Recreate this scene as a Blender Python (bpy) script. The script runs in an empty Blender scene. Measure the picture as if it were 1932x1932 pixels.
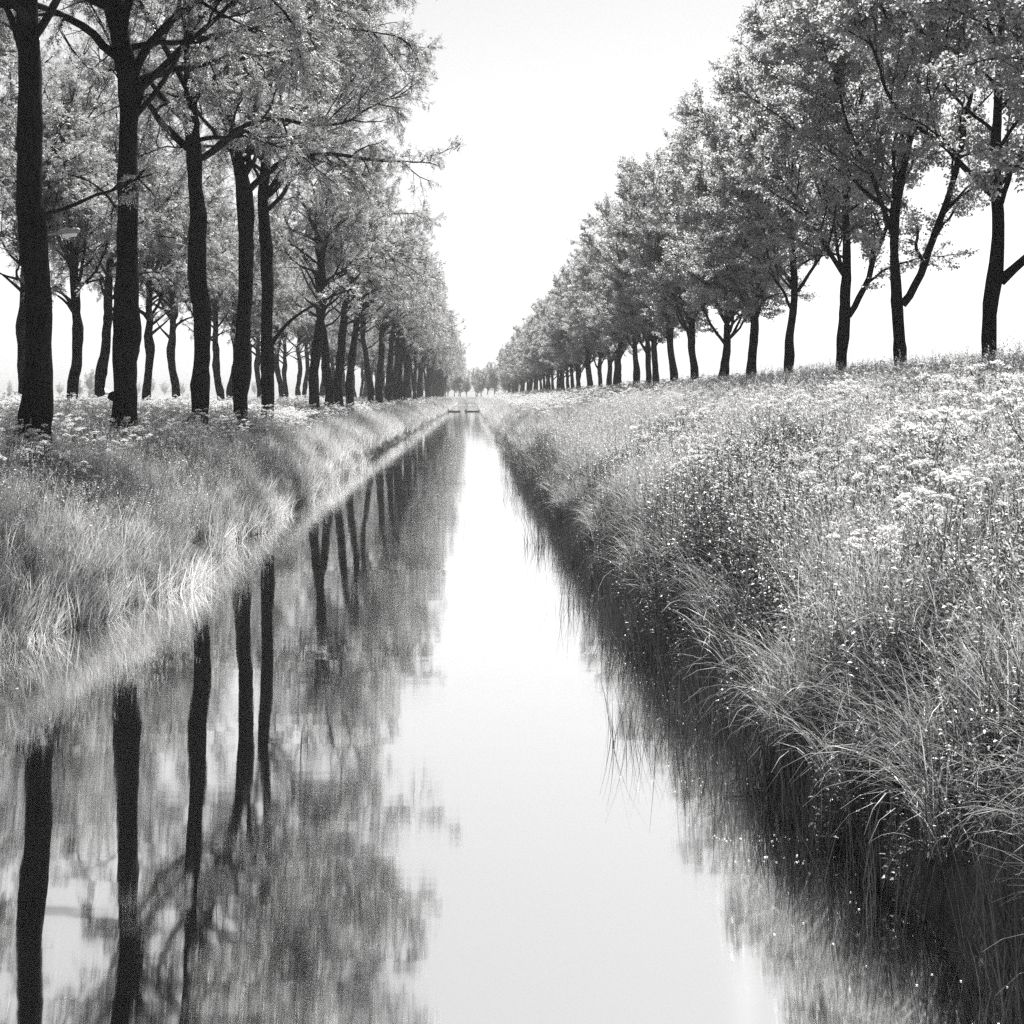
import bpy, math, random
import numpy as np
from mathutils import Vector, Euler

# ------------------------------------------------------------------ camera, sky, sun, exposure
scene = bpy.context.scene
COL = scene.collection
F = 2763.0                 # focal length in units of a 1932-pixel wide picture
EYE = 3.3                  # eye height above the water
VPX, VPY = 888.0, 745.0    # where the canal runs to

cam_d = bpy.data.cameras.new("camera")
cam = bpy.data.objects.new("camera", cam_d)
COL.objects.link(cam)
cam.location = (0, 0, EYE)
cam.rotation_euler = (math.radians(90), 0, 0)
cam_d.sensor_width = 36.0
cam_d.lens = 36.0 * F / 1932.0
cam_d.shift_x = (966 - VPX) / 1932.0
cam_d.shift_y = -(966 - VPY) / 1932.0
cam_d.clip_start = 0.1
cam_d.clip_end = 6000
scene.camera = cam

SUN_EL, SUN_AZ = math.radians(60), math.radians(20)     # azimuth from the view direction, towards +x
world = bpy.data.worlds.new("World")
scene.world = world
world.use_nodes = True
nt = world.node_tree
nt.nodes.clear()
sky = nt.nodes.new("ShaderNodeTexSky")
sky.sky_type = 'NISHITA'
sky.sun_disc = False
sky.sun_elevation = SUN_EL
sky.sun_rotation = SUN_AZ
sky.air_density = 1.0
sky.dust_density = 1.2
bw = nt.nodes.new("ShaderNodeRGBToBW")
bg = nt.nodes.new("ShaderNodeBackground")
bg.inputs[1].default_value = 0.056
wo = nt.nodes.new("ShaderNodeOutputWorld")
nt.links.new(sky.outputs[0], bw.inputs[0])
nt.links.new(bw.outputs[0], bg.inputs[0])
nt.links.new(bg.outputs[0], wo.inputs[0])

sun_d = bpy.data.lights.new("sun", 'SUN')
sun_d.energy = 5.0
sun_d.angle = math.radians(0.5)
sun_d.color = (1.0, 0.99, 0.98)
sun = bpy.data.objects.new("sun", sun_d)
COL.objects.link(sun)
to_sun = Vector((math.sin(SUN_AZ) * math.cos(SUN_EL), math.cos(SUN_AZ) * math.cos(SUN_EL), math.sin(SUN_EL)))
sun.rotation_euler = to_sun.to_track_quat('Z', 'Y').to_euler()
sun.location = to_sun * 100

scene.view_settings.view_transform = 'Standard'
scene.view_settings.look = 'None'
scene.view_settings.gamma = 1.0
scene.view_settings.exposure = 1.75
scene.render.engine = 'CYCLES'
scene.cycles.use_denoising = False
scene.cycles.max_bounces = 6
scene.cycles.diffuse_bounces = 3
scene.cycles.glossy_bounces = 3
scene.cycles.transmission_bounces = 4
scene.cycles.volume_bounces = 0
scene.cycles.sample_clamp_indirect = 6.0

# ------------------------------------------------------------------ helpers
rng = np.random.default_rng(7)


def tag(o, label=None, cat=None, group=None, kind=None):
    if label: o["label"] = label
    if cat: o["category"] = cat
    if group: o["group"] = group
    if kind: o["kind"] = kind
    return o


def link(name, data, parent=None):
    o = bpy.data.objects.new(name, data)
    COL.objects.link(o)
    if parent is not None:
        o.parent = parent
    return o


def make_mesh(name, verts, quads=None, tris=None, mats=(), qm=None, tm=None, tone_q=None, tone_t=None, smooth=False):
    verts = np.asarray(verts, dtype=np.float32)
    quads = np.zeros((0, 4), np.int32) if quads is None else np.asarray(quads, np.int32)
    tris = np.zeros((0, 3), np.int32) if tris is None else np.asarray(tris, np.int32)
    me = bpy.data.meshes.new(name)
    me.vertices.add(len(verts))
    me.vertices.foreach_set("co", verts.ravel())
    nl = quads.size + tris.size
    me.loops.add(nl)
    me.loops.foreach_set("vertex_index", np.concatenate([quads.ravel(), tris.ravel()]))
    npoly = len(quads) + len(tris)
    me.polygons.add(npoly)
    starts = np.concatenate([np.arange(len(quads)) * 4, quads.size + np.arange(len(tris)) * 3]).astype(np.int32)
    me.polygons.foreach_set("loop_start", starts)
    for m in mats:
        me.materials.append(m)
    mi = np.concatenate([np.zeros(len(quads), np.int32) if qm is None else qm,
                         np.zeros(len(tris), np.int32) if tm is None else tm]).astype(np.int32)
    me.polygons.foreach_set("material_index", mi)
    if smooth:
        me.polygons.foreach_set("use_smooth", np.ones(npoly, bool))
    if tone_q is not None or tone_t is not None:
        a = me.attributes.new("tone", 'FLOAT', 'FACE')
        t = np.concatenate([np.ones(len(quads)) if tone_q is None else tone_q,
                            np.ones(len(tris)) if tone_t is None else tone_t]).astype(np.float32)
        a.data.foreach_set("value", t)
    me.update(calc_edges=True)
    return me


class Bag:
    """collects quads with a material index and a tone"""
    def __init__(self):
        self.v, self.q, self.m, self.t, self.n = [], [], [], [], 0

    def add(self, v, q, m=0, t=None):
        v = np.asarray(v, float).reshape(-1, 3)
        q = np.asarray(q, np.int64).reshape(-1, 4)
        self.v.append(v)
        self.q.append(q + self.n)
        self.m.append(np.full(len(q), m, np.int32))
        self.t.append(np.ones(len(q)) if t is None else np.broadcast_to(np.asarray(t, float), (len(q),)))
        self.n += len(v)

    def mesh(self, name, mats, smooth=False):
        return make_mesh(name, np.concatenate(self.v), np.concatenate(self.q), None, mats,
                         np.concatenate(self.m), None, np.concatenate(self.t), None, smooth)


def norm(a):
    return a / np.maximum(np.linalg.norm(a, axis=-1, keepdims=True), 1e-9)


def tube(bag, pts, rad, sides, m=0, lump=0.0, r=None):
    pts = np.asarray(pts, float)
    rad = np.asarray(rad, float)
    n = len(pts)
    T = np.gradient(pts, axis=0)
    T = norm(T)
    mean = np.abs(T.mean(0))
    ref = np.zeros(3)
    ref[int(np.argmin(mean))] = 1.0
    U = norm(np.cross(T, ref))
    V = np.cross(T, U)
    ang = np.arange(sides) * 2 * math.pi / sides
    rr = np.repeat(rad[:, None], sides, 1)
    if lump > 0:
        ph = r.uniform(0, 6.28, 12)
        z = np.arange(n)[:, None] * (0.35)
        A = ang[None, :]
        w = (np.sin(2 * A + z * 1.1 + ph[0]) * .5 + np.sin(3 * A - z * 1.9 + ph[1]) * .4 + np.sin(5 * A + z * 2.7 + ph[2]) * .25
             + np.sin(A - z * 3.3 + ph[3]) * .5)
        rr = rr * (1 + lump * w + lump * .6 * r.normal(0, 1, rr.shape))
    ring = pts[:, None, :] + rr[:, :, None] * (np.cos(ang)[None, :, None] * U[:, None, :] + np.sin(ang)[None, :, None] * V[:, None, :])
    idx = np.arange(n * sides).reshape(n, sides)
    a = idx[:-1]
    b = np.roll(a, -1, 1)
    c = np.roll(idx[1:], -1, 1)
    d = idx[1:]
    q = np.stack([a, b, c, d], -1).reshape(-1, 4)
    bag.add(ring.reshape(-1, 3), q, m)


def resample(pts, rad, step):
    pts = np.asarray(pts, float); rad = np.asarray(rad, float)
    s = np.concatenate([[0], np.cumsum(np.linalg.norm(np.diff(pts, axis=0), axis=1))])
    k = max(3, int(s[-1] / step) + 1)
    u = np.linspace(0, s[-1], k)
    # smooth by two passes of corner averaging on the dense line
    P = np.stack([np.interp(u, s, pts[:, i]) for i in range(3)], 1)
    R = np.interp(u, s, rad)
    for _ in range(2):
        P[1:-1] = .25 * P[:-2] + .5 * P[1:-1] + .25 * P[2:]
    return P, R


def leaves_mesh(bag, base, d, nrm, L, W, m=0, tone=None, fold=0.25):
    """one folded diamond per leaf: base points, directions, rough normals, lengths, widths"""
    side = norm(np.cross(d, nrm))
    up = norm(np.cross(side, d))
    L = np.asarray(L)[:, None]; W = np.asarray(W)[:, None]
    p0 = base
    p1 = base + d * L * .45 + side * W * .5 + up * W * fold
    p2 = base + d * L - up * L * .12
    p3 = base + d * L * .45 - side * W * .5 + up * W * fold
    v = np.stack([p0, p1, p2, p3], 1).reshape(-1, 3)
    q = np.arange(len(base) * 4).reshape(-1, 4)
    bag.add(v, q, m, tone)


# ------------------------------------------------------------------ materials (black-and-white photograph: neutral greys)
def new_mat(name):
    m = bpy.data.materials.new(name)
    m.use_nodes = True
    m.node_tree.nodes.clear()
    return m, m.node_tree.nodes, m.node_tree.links


def leaf_mat(name, albedo, trans, trans_fac=0.45, gloss=0.06, rough=0.4, rand=0.35):
    m, N, L = new_mat(name)
    out = N.new("ShaderNodeOutputMaterial")
    at = N.new("ShaderNodeAttribute"); at.attribute_name = "tone"
    oi = N.new("ShaderNodeObjectInfo")
    mr = N.new("ShaderNodeMapRange")
    mr.inputs[3].default_value = 1 - rand; mr.inputs[4].default_value = 1 + rand
    L.new(oi.outputs["Random"], mr.inputs[0])
    mu = N.new("ShaderNodeMath"); mu.operation = 'MULTIPLY'
    L.new(at.outputs["Fac"], mu.inputs[0]); L.new(mr.outputs[0], mu.inputs[1])
    def scaled(v):
        k = N.new("ShaderNodeMath"); k.operation = 'MULTIPLY'; k.use_clamp = True
        k.inputs[1].default_value = v
        L.new(mu.outputs[0], k.inputs[0])
        return k
    d = N.new("ShaderNodeBsdfDiffuse"); L.new(scaled(albedo).outputs[0], d.inputs[0])
    t = N.new("ShaderNodeBsdfTranslucent"); L.new(scaled(trans).outputs[0], t.inputs[0])
    mx = N.new("ShaderNodeMixShader"); mx.inputs[0].default_value = trans_fac
    L.new(d.outputs[0], mx.inputs[1]); L.new(t.outputs[0], mx.inputs[2])
    g = N.new("ShaderNodeBsdfGlossy"); g.inputs["Roughness"].default_value = rough
    g.inputs[0].default_value = (.8, .8, .8, 1)
    m2 = N.new("ShaderNodeMixShader"); m2.inputs[0].default_value = gloss
    L.new(mx.outputs[0], m2.inputs[1]); L.new(g.outputs[0], m2.inputs[2])
    L.new(m2.outputs[0], out.inputs[0])
    return m


def bark_mat(name, dark, light, scale=6.0):
    m, N, L = new_mat(name)
    out = N.new("ShaderNodeOutputMaterial")
    tc = N.new("ShaderNodeTexCoord")
    mp = N.new("ShaderNodeMapping"); mp.inputs["Scale"].default_value = (1, 1, .22)
    L.new(tc.outputs["Object"], mp.inputs[0])
    n1 = N.new("ShaderNodeTexNoise"); n1.inputs["Scale"].default_value = scale * 3; n1.inputs["Detail"].default_value = 6
    L.new(mp.outputs[0], n1.inputs["Vector"])
    n2 = N.new("ShaderNodeTexNoise"); n2.inputs["Scale"].default_value = 1.3; n2.inputs["Detail"].default_value = 4
    L.new(tc.outputs["Object"], n2.inputs["Vector"])
    ad = N.new("ShaderNodeMath"); ad.operation = 'MULTIPLY'
    L.new(n1.outputs[0], ad.inputs[0]); L.new(n2.outputs[0], ad.inputs[1])
    mr = N.new("ShaderNodeMapRange")
    mr.inputs[1].default_value = .12; mr.inputs[2].default_value = .42
    mr.inputs[3].default_value = dark; mr.inputs[4].default_value = light
    L.new(ad.outputs[0], mr.inputs[0])
    b = N.new("ShaderNodeBsdfPrincipled"); b.inputs["Roughness"].default_value = .9
    b.inputs["Specular IOR Level"].default_value = .03
    L.new(mr.outputs[0], b.inputs["Base Color"])
    bp = N.new("ShaderNodeBump"); bp.inputs["Strength"].default_value = .8; bp.inputs["Distance"].default_value = .03
    L.new(n1.outputs[0], bp.inputs["Height"]); L.new(bp.outputs[0], b.inputs["Normal"])
    L.new(b.outputs[0], out.inputs[0])
    return m


def plain_mat(name, v, rough=.7, noise=0.25, scale=3.0):
    m, N, L = new_mat(name)
    out = N.new("ShaderNodeOutputMaterial")
    tc = N.new("ShaderNodeTexCoord")
    n1 = N.new("ShaderNodeTexNoise"); n1.inputs["Scale"].default_value = scale; n1.inputs["Detail"].default_value = 5
    L.new(tc.outputs["Object"], n1.inputs["Vector"])
    mr = N.new("ShaderNodeMapRange")
    mr.inputs[1].default_value = .3; mr.inputs[2].default_value = .7
    mr.inputs[3].default_value = v * (1 - noise); mr.inputs[4].default_value = v * (1 + noise)
    L.new(n1.outputs[0], mr.inputs[0])
    b = N.new("ShaderNodeBsdfPrincipled"); b.inputs["Roughness"].default_value = rough
    b.inputs["Specular IOR Level"].default_value = .25
    L.new(mr.outputs[0], b.inputs["Base Color"])
    L.new(b.outputs[0], out.inputs[0])
    return m


M_bark_ash = bark_mat("ash_bark", .003, .02)
M_bark_elm = bark_mat("elm_bark", .003, .02)
M_leaf_ash = leaf_mat("ash_leaf", .18, .32, .5, gloss=.05, rand=.12)
M_leaf_elm = leaf_mat("elm_leaf", .22, .43, .5, gloss=.05, rand=.12)
M_grass = leaf_mat("grass_blade", .3, .38, .45, gloss=.06)
M_sedge = leaf_mat("sedge_blade", .2, .26, .4, gloss=.04, rough=.45)
M_reed = leaf_mat("reed_stem", .035, .04, .25, gloss=.02)
M_herb = leaf_mat("herb_leaf", .22, .28, .4, gloss=.05)
M_petal = leaf_mat("white_petal", .7, .6, .35, gloss=.0, rand=.08)
M_stalk = leaf_mat("green_stalk", .13, .12, .25, gloss=.04)
M_soil = plain_mat("bank_soil", .045, .95, .5, 1.5)
M_path = plain_mat("path_surface", .2, .9, .15, .5)
M_wood = plain_mat("wet_wood", .03, .8, .3, 4)
M_feather = plain_mat("dark_feather", .03, .7, .3, 9)
M_metal = plain_mat("grey_metal", .22, .5, .15, 4)
M_white = plain_mat("lamp_cover", .75, .4, .05, 4)
M_roof = plain_mat("pale_roof", .7, .6, .1, .6)
M_wall = plain_mat("brick_wall", .25, .9, .2, 1.0)
M_fleck = leaf_mat("floating_leaf", .5, .3, .2, gloss=.1)

# ------------------------------------------------------------------ lie of the land
def sstep(t):
    t = np.clip(t, 0, 1)
    return t * t * (3 - 2 * t)


def wob(x, y, s=1.0):
    return (np.sin(x * 1.3 * s + y * .57 * s + .3) + np.sin(x * .7 * s - y * 1.1 * s + 1.7) + np.sin(y * 2.3 * s + x * .4 * s + 4.0) * .6
            + np.sin(x * 2.9 * s + y * 1.9 * s) * .4) / 3.0


def edge_left(y):
    y = np.asarray(y, float)
    return -5.35 - 1.15 * np.exp(-((np.maximum(y, 14) - 14) / 7) ** 2) + .25 * np.exp(-((y - 28) / 4) ** 2) + 1.0 * sstep((y - 60) / 240) + .22 * np.sin(y * .55 + .6) * np.exp(-np.abs(y - 20) / 60) + .1 * np.sin(y * 1.3)


def edge_right(y):
    y = np.asarray(y, float)
    return 2.36 + 1.08 * np.exp(-np.maximum(y - 5.5, -3) / 5.0) - .45 * sstep((y - 40) / 200) + .12 * np.sin(y * .8 + 1) + .08 * np.sin(y * 1.9)


RX = np.array([-2.0, -.5, 0, .25, .8, 1.8, 3.8, 6.5, 9.5, 12, 16, 24, 40])
RZ = np.array([-1.2, -.45, 0, .42, .98, 1.52, 2.1, 2.62, 2.95, 3.05, 3.0, 1.2, .9])
LX = np.array([-2.0, -.6, 0, .3, .9, 1.9, 3.2, 5, 9, 15, 25, 60])
LZ = np.array([-1.2, -.5, 0, .3, .8, 1.3, 1.62, 1.78, 1.95, 2.1, 1.9, 1.6])


def ground_z(x, y):
    x = np.asarray(x, float); y = np.asarray(y, float)
    xr, xl = edge_right(y), edge_left(y)
    zr = np.interp(x - xr, RX, RZ)
    zl = np.interp(xl - x, LX, LZ)
    # the dyke is a little lower further away
    zr = zr * (1 - .10 * sstep((y - 80) / 120) * sstep((x - 3) / 4))
    z = np.where(x > (xr + xl) / 2, zr, zl)
    out = sstep((np.abs(x + 1.5) - 4) / 3)
    z = z + out * (.10 * wob(x, y, .6) + .05 * wob(x + 9, y, 1.7))
    end = sstep((y - 461 - .6 * np.sin(x)) / 14)
    z = z * (1 - end) + np.maximum(z, 1.9 + .2 * wob(x, y, .2)) * end
    return z


xs = np.concatenate([np.linspace(-900, -60, 22), np.linspace(-55, -12, 30), np.linspace(-11.5, -3, 50), np.linspace(-2.8, 1, 10),
                     np.linspace(1.2, 8, 44), np.linspace(8.4, 26, 40), np.linspace(28, 60, 14), np.linspace(80, 900, 18)])
ys = np.concatenate([np.linspace(-12, 40, 130), np.linspace(40.8, 110, 90), np.linspace(112, 300, 90), np.linspace(303, 500, 80), np.linspace(510, 1600, 40)])
GX, GY = np.meshgrid(xs, ys)
GZ = ground_z(GX, GY)
gi = np.arange(GX.size).reshape(GX.shape)
gq = np.stack([gi[:-1, :-1], gi[:-1, 1:], gi[1:, 1:], gi[1:, :-1]], -1).reshape(-1, 4)
ground = link("ground", make_mesh("ground", np.stack([GX, GY, GZ], -1).reshape(-1, 3), gq, None, [M_soil], smooth=True))
tag(ground, "grassy canal banks and flat fields around the water", kind="structure")
# soil under the grass reads as low turf away from the water
m = M_soil; N = m.node_tree.nodes; L = m.node_tree.links
pr = [n for n in N if n.type == 'BSDF_PRINCIPLED'][0]
src = pr.inputs["Base Color"].links[0].from_socket
geo = N.new("ShaderNodeNewGeometry"); sx = N.new("ShaderNodeSeparateXYZ"); L.new(geo.outputs["Position"], sx.inputs[0])
zr_ = N.new("ShaderNodeMapRange"); zr_.inputs[1].default_value = .3; zr_.inputs[2].default_value = 1.6
zr_.inputs[3].default_value = .8; zr_.inputs[4].default_value = 2.6
L.new(sx.outputs[2], zr_.inputs[0])
mm = N.new("ShaderNodeMath"); mm.operation = 'MULTIPLY'; L.new(src, mm.inputs[0]); L.new(zr_.outputs[0], mm.inputs[1])
L.new(mm.outputs[0], pr.inputs["Base Color"])

# water
M_water, N, L = new_mat("canal_water")
out = N.new("ShaderNodeOutputMaterial")
gl = N.new("ShaderNodeBsdfAnisotropic") if hasattr(bpy.types, "ShaderNodeBsdfAnisotropic") else N.new("ShaderNodeBsdfGlossy")
gl.inputs["Color"].default_value = (.99, .99, .99, 1)
gl.inputs["Anisotropy"].default_value = .85
tg = N.new("ShaderNodeCombineXYZ"); tg.inputs[0].default_value = 1; tg.inputs[1].default_value = 0
L.new(tg.outputs[0], gl.inputs["Tangent"])
df = N.new("ShaderNodeBsdfDiffuse"); df.inputs[0].default_value = (.008, .008, .008, 1)
fr = N.new("ShaderNodeFresnel"); fr.inputs[0].default_value = 1.33
mr = N.new("ShaderNodeMapRange"); mr.inputs[3].default_value = .93; mr.inputs[4].default_value = 1.0
L.new(fr.outputs[0], mr.inputs[0])
mx = N.new("ShaderNodeMixShader")
L.new(mr.outputs[0], mx.inputs[0]); L.new(df.outputs[0], mx.inputs[1]); L.new(gl.outputs[0], mx.inputs[2])
tc = N.new("ShaderNodeTexCoord")
mp = N.new("ShaderNodeMapping"); mp.inputs["Scale"].default_value = (.06, .25, 1)
L.new(tc.outputs["Object"], mp.inputs[0])
nz = N.new("ShaderNodeTexNoise"); nz.inputs["Scale"].default_value = 1.2; nz.inputs["Detail"].default_value = 4
L.new(mp.outputs[0], nz.inputs["Vector"])
rr_ = N.new("ShaderNodeMapRange"); rr_.inputs[1].default_value = .35; rr_.inputs[2].default_value = .7
rr_.inputs[3].default_value = .014; rr_.inputs[4].default_value = .03
L.new(nz.outputs[0], rr_.inputs[0]); L.new(rr_.outputs[0], gl.inputs["Roughness"])
mp2 = N.new("ShaderNodeMapping"); mp2.inputs["Scale"].default_value = (.3, 1.0, 1)
L.new(tc.outputs["Object"], mp2.inputs[0])
nz2 = N.new("ShaderNodeTexNoise"); nz2.inputs["Scale"].default_value = .9; nz2.inputs["Detail"].default_value = 3
L.new(mp2.outputs[0], nz2.inputs["Vector"])
bp = N.new("ShaderNodeBump"); bp.inputs["Strength"].default_value = 1.0; bp.inputs["Distance"].default_value = .0022
L.new(nz2.outputs[0], bp.inputs["Height"]); L.new(bp.outputs[0], gl.inputs["Normal"])
L.new(mx.outputs[0], out.inputs[0])
wx = np.linspace(-8, 5.5, 12); wy = np.linspace(-12, 468, 60)
WX, WY = np.meshgrid(wx, wy)
wi = np.arange(WX.size).reshape(WX.shape)
wq = np.stack([wi[:-1, :-1], wi[:-1, 1:], wi[1:, 1:], wi[1:, :-1]], -1).reshape(-1, 4)
water = link("water", make_mesh("water", np.stack([WX, WY, WX * 0], -1).reshape(-1, 3), wq, None, [M_water]))
tag(water, "still canal water mirroring trees and white sky", kind="structure")

# the pale path that bends over the end of the canal
pp = np.array([(15, 390), (13, 420), (11, 450), (8.5, 478), (4, 492), (-1, 500), (-8, 506), (-20, 510)], float)
pc, _ = resample(np.c_[pp, np.zeros(len(pp))], np.ones(len(pp)), 3)
tn = norm(np.gradient(pc, axis=0)); sd = np.stack([-tn[:, 1], tn[:, 0], tn[:, 0] * 0], 1)
pl, prr = pc + sd * 1.0, pc - sd * 1.0
zc = ground_z(pc[:, 0], pc[:, 1])
for a_ in (pl, prr):
    a_[:, 2] = np.maximum(ground_z(a_[:, 0], a_[:, 1]), zc) + .06
pv = np.concatenate([pl, prr]); n = len(pl)
pq = np.stack([np.arange(n - 1), np.arange(1, n), np.arange(n + 1, 2 * n), np.arange(n, 2 * n - 1)], -1)
path = link("path", make_mesh("path", pv, pq, None, [M_path]))
tag(path, "pale path bending over the far end of the canal", kind="structure")

# haze: the air that pales the far trees
bag = Bag()
hx0, hx1, hy0, hy1, hz0, hz1 = -905, 905, -16, 1606, -3.0, 34.0
cv = [(x, y, z) for z in (hz0, hz1) for y in (hy0, hy1) for x in (hx0, hx1)]
bag.add(cv, [(0, 2, 3, 1), (4, 5, 7, 6), (0, 1, 5, 4), (2, 6, 7, 3), (0, 4, 6, 2), (1, 3, 7, 5)])
M_haze, N, L = new_mat("haze_air")
out = N.new("ShaderNodeOutputMaterial")
vol = N.new("ShaderNodeVolumePrincipled")
vol.inputs["Color"].default_value = (.7, .7, .7, 1)
vol.inputs["Density"].default_value = .0004
vol.inputs["Anisotropy"].default_value = 0
L.new(vol.outputs[0], out.inputs["Volume"])
haze = link("haze", bag.mesh("haze", [M_haze]))
tag(haze, "thin bright haze over the far trees", kind="stuff")

# ------------------------------------------------------------------ trees
def perp_dir(t, az, spread, r):
    """a direction that leaves axis t at angle spread, around it by az"""
    ref = np.array([0, 0, 1.0]) if abs(t[2]) < .9 else np.array([1.0, 0, 0])
    u = norm(np.cross(t, ref)); v = np.cross(t, u)
    return norm(t * math.cos(spread) + (u * math.cos(az) + v * math.sin(az)) * math.sin(spread))


def grow(start, d, length, r0, r1, r, env, up=.0, wig=.12, step=.35, sag=0.0):
    n = max(3, int(length / step) + 1)
    p = np.array(start, float); d = np.array(d, float)
    P = [p.copy()]
    lim = r.uniform(.72, 1.22)
    for i in range(n):
        t = i / n
        d = d + r.normal(0, wig, 3) + np.array([0, 0, up * (1 - t) - sag * t])
        d = d / np.linalg.norm(d)
        p = p + d * (length / n)
        if i > (5 if length > 4 else 1) and env is not None and env(p) > lim:
            break
        P.append(p.copy())
    P = np.array(P)
    R = np.linspace(r0, r1, len(P))
    return P, R


def build_tree_mesh(name, seed, kind, trunk_pts, trunk_rad, limbs=(), env=None, n_limb=10, limb_from=.45, bias=None, hi=1.0, burrs=(), top_leaders=0):
    r = np.random.default_rng(seed)
    wood, leaf = Bag(), Bag()
    P, R = resample(trunk_pts, trunk_rad, .28)
    n = len(P)
    # lumps and swellings along the bole
    sw = np.zeros(n)
    for _ in range(int(n / 7)):
        c = r.integers(0, n); sw += r.uniform(.05, .2) * np.exp(-((np.arange(n) - c) / r.uniform(.8, 2.2)) ** 2)
    R2 = R * .97 * (1 + sw - sw.mean())
    flare = np.exp(-np.arange(n) * .28 / .45) * .4
    R2 = R2 * (1 + flare)
    tube(wood, P, R2, 16, 0, .075, r)
    for bz, side, br in burrs:     # swollen burrs on the bole
        i = int(np.argmin(np.abs(P[:, 2] - bz)))
        c = P[i] + np.array([side * R[i] * .85, -R[i] * .45, 0])
        for k in range(5):
            cc = c + r.normal(0, br * .3, 3)
            zz = np.linspace(-1, 1, 7)
            tube(wood, cc + np.stack([zz * 0, zz * 0, zz * br * .8], 1), np.sqrt(np.maximum(1 - zz ** 2, .02)) * br * r.uniform(.7, 1.1), 9, 0, .12, r)
    L1 = []
    for lp, lr in limbs:
        p, q = resample(lp, lr, .35)
        p[1:] += np.cumsum(r.normal(0, .02, (len(p) - 1, 3)), 0)
        # grow on from where the traced limb ends
        d = norm(p[-1] - p[-3])
        p2, q2 = grow(p[-1], d, r.uniform(3, 5) if kind == 'ash' else r.uniform(3.5, 6), q[-1], .015, r, env, up=.03, wig=.12)
        p = np.concatenate([p, p2[1:]]); q = np.concatenate([q, q2[1:]])
        tube(wood, p, q, 8, 0, .04, r)
        L1.append((p, q))
    T = norm(np.gradient(P, axis=0))
    # leaders that carry on from the top of the bole
    for k in range(top_leaders):
        az = k * 6.283 / max(top_leaders, 1) + r.uniform(-.5, .5)
        i0 = n - 1 - int(r.integers(0, max(1, int(n * .12))))
        d = perp_dir(T[i0], az, r.uniform(.25, .55), r)
        p, q = grow(P[i0], d, r.uniform(7, 10.5) if kind == 'ash' else r.uniform(9, 12.5), R[i0] * r.uniform(.5, .7), .02, r, env, up=.10, wig=.09)
        tube(wood, p, q, 8, 0, .04, r)
        L1.append((p, q))
    # limbs along the bole
    for k in range(n_limb):
        t = limb_from + (1 - limb_from) * (k + r.uniform(0, 1)) / n_limb
        i0 = min(n - 1, int(t * n))
        if bias is not None and r.random() < bias[1]:
            d0 = np.array([bias[0], r.normal(0, .6), 0])
        else:
            a = r.uniform(0, 6.283); d0 = np.array([math.cos(a), math.sin(a) * (1 if kind != 'ash' or a < math.pi else .35), 0])
        el = r.uniform(.35, .9) if kind == 'ash' else r.uniform(.6, 1.1)
        d = norm(norm(d0) * math.cos(el) + np.array([0, 0, math.sin(el)]))
        ln = r.uniform(5.5, 9.5) if kind == 'ash' else r.uniform(4.5, 7.5)
        p, q = grow(P[i0], d, ln, max(.05, R[i0] * r.uniform(.3, .5)), .015, r, env, up=.02 if kind == 'ash' else .05, wig=.13, sag=.07 if kind == 'ash' else .02)
        tube(wood, p, q, 7, 0, .04, r)
        L1.append((p, q))
    # second order
    L2 = []
    for p, q in L1:
        m_ = len(p)
        s = r.uniform(1.6, 2.4) if kind == 'ash' else r.uniform(1.0, 1.6)
        seg = np.linalg.norm(p[1] - p[0]) + 1e-6
        while s < m_ * seg - .1:
            i0 = min(m_ - 2, int(s / seg))
            d = perp_dir(norm(p[i0 + 1] - p[i0]), r.uniform(0, 6.283), r.uniform(.6, 1.1), r)
            if kind == 'ash':
                d = norm(d + np.array([.15, 0, -.02]))
            else:
                d = norm(d + np.array([0, 0, .25]))
            rem = 1 - i0 / m_
            ln = (1.1 + 2.2 * rem) * r.uniform(.7, 1.25)
            pp_, qq_ = grow(p[i0], d, ln, max(.03 if kind == 'ash' else .024, q[i0] * .55), .012, r, env, up=.02, wig=.16, step=.3, sag=.06 if kind == 'ash' else 0)
            if len(pp_) > 2:
                tube(wood, pp_, qq_, 5)
                L2.append((pp_, qq_))
            s += r.uniform(.35, .65) if kind == 'ash' else r.uniform(.38, .68)
        L2.append((p[max(0, m_ - 5):], q[max(0, m_ - 5):]))
    # twigs that bear the leaves
    tw_a, tw_b = [], []
    for p, q in L2:
        m_ = len(p)
        seg = np.linalg.norm(p[1] - p[0]) + 1e-6
        s = r.uniform(.15, .4)
        while s < (m_ - 1) * seg:
            i0 = min(m_ - 2, int(s / seg))
            d = perp_dir(norm(p[i0 + 1] - p[i0]), r.uniform(0, 6.283), r.uniform(.5, 1.1), r)
            ln = r.uniform(.35, .85)
            a = p[i0]; b = a + d * ln + np.array([0, 0, (-.12 if kind == 'ash' else .08) * ln])
            if env is None or env(b) < 1.25:
                tw_a.append(a); tw_b.append(b)
            s += r.uniform(.22, .42)
        tw_a.append(p[-2]); tw_b.append(p[-1] + (p[-1] - p[-2]) * .8)
    A = np.array(tw_a); B = np.array(tw_b)
    # twig wood: three-sided slivers, vectorised
    D = norm(B - A)
    U = norm(np.cross(D, np.array([.3, .2, 1.0]))); V = np.cross(D, U)
    nt_ = len(A)
    ring = []
    for pt, rad in ((A, .012), (B, .005)):
        for k in range(3):
            c, s_ = math.cos(k * 2.094), math.sin(k * 2.094)
            ring.append(pt + (U * c + V * s_) * rad)
    vv = np.stack(ring, 1).reshape(-1, 3)
    bi = (np.arange(nt_) * 6)[:, None]
    qs = np.concatenate([bi + np.array([[0, 1, 4, 3]]), bi + np.array([[1, 2, 5, 4]]), bi + np.array([[2, 0, 3, 5]])])
    wood.add(vv, qs, 0)
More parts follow.
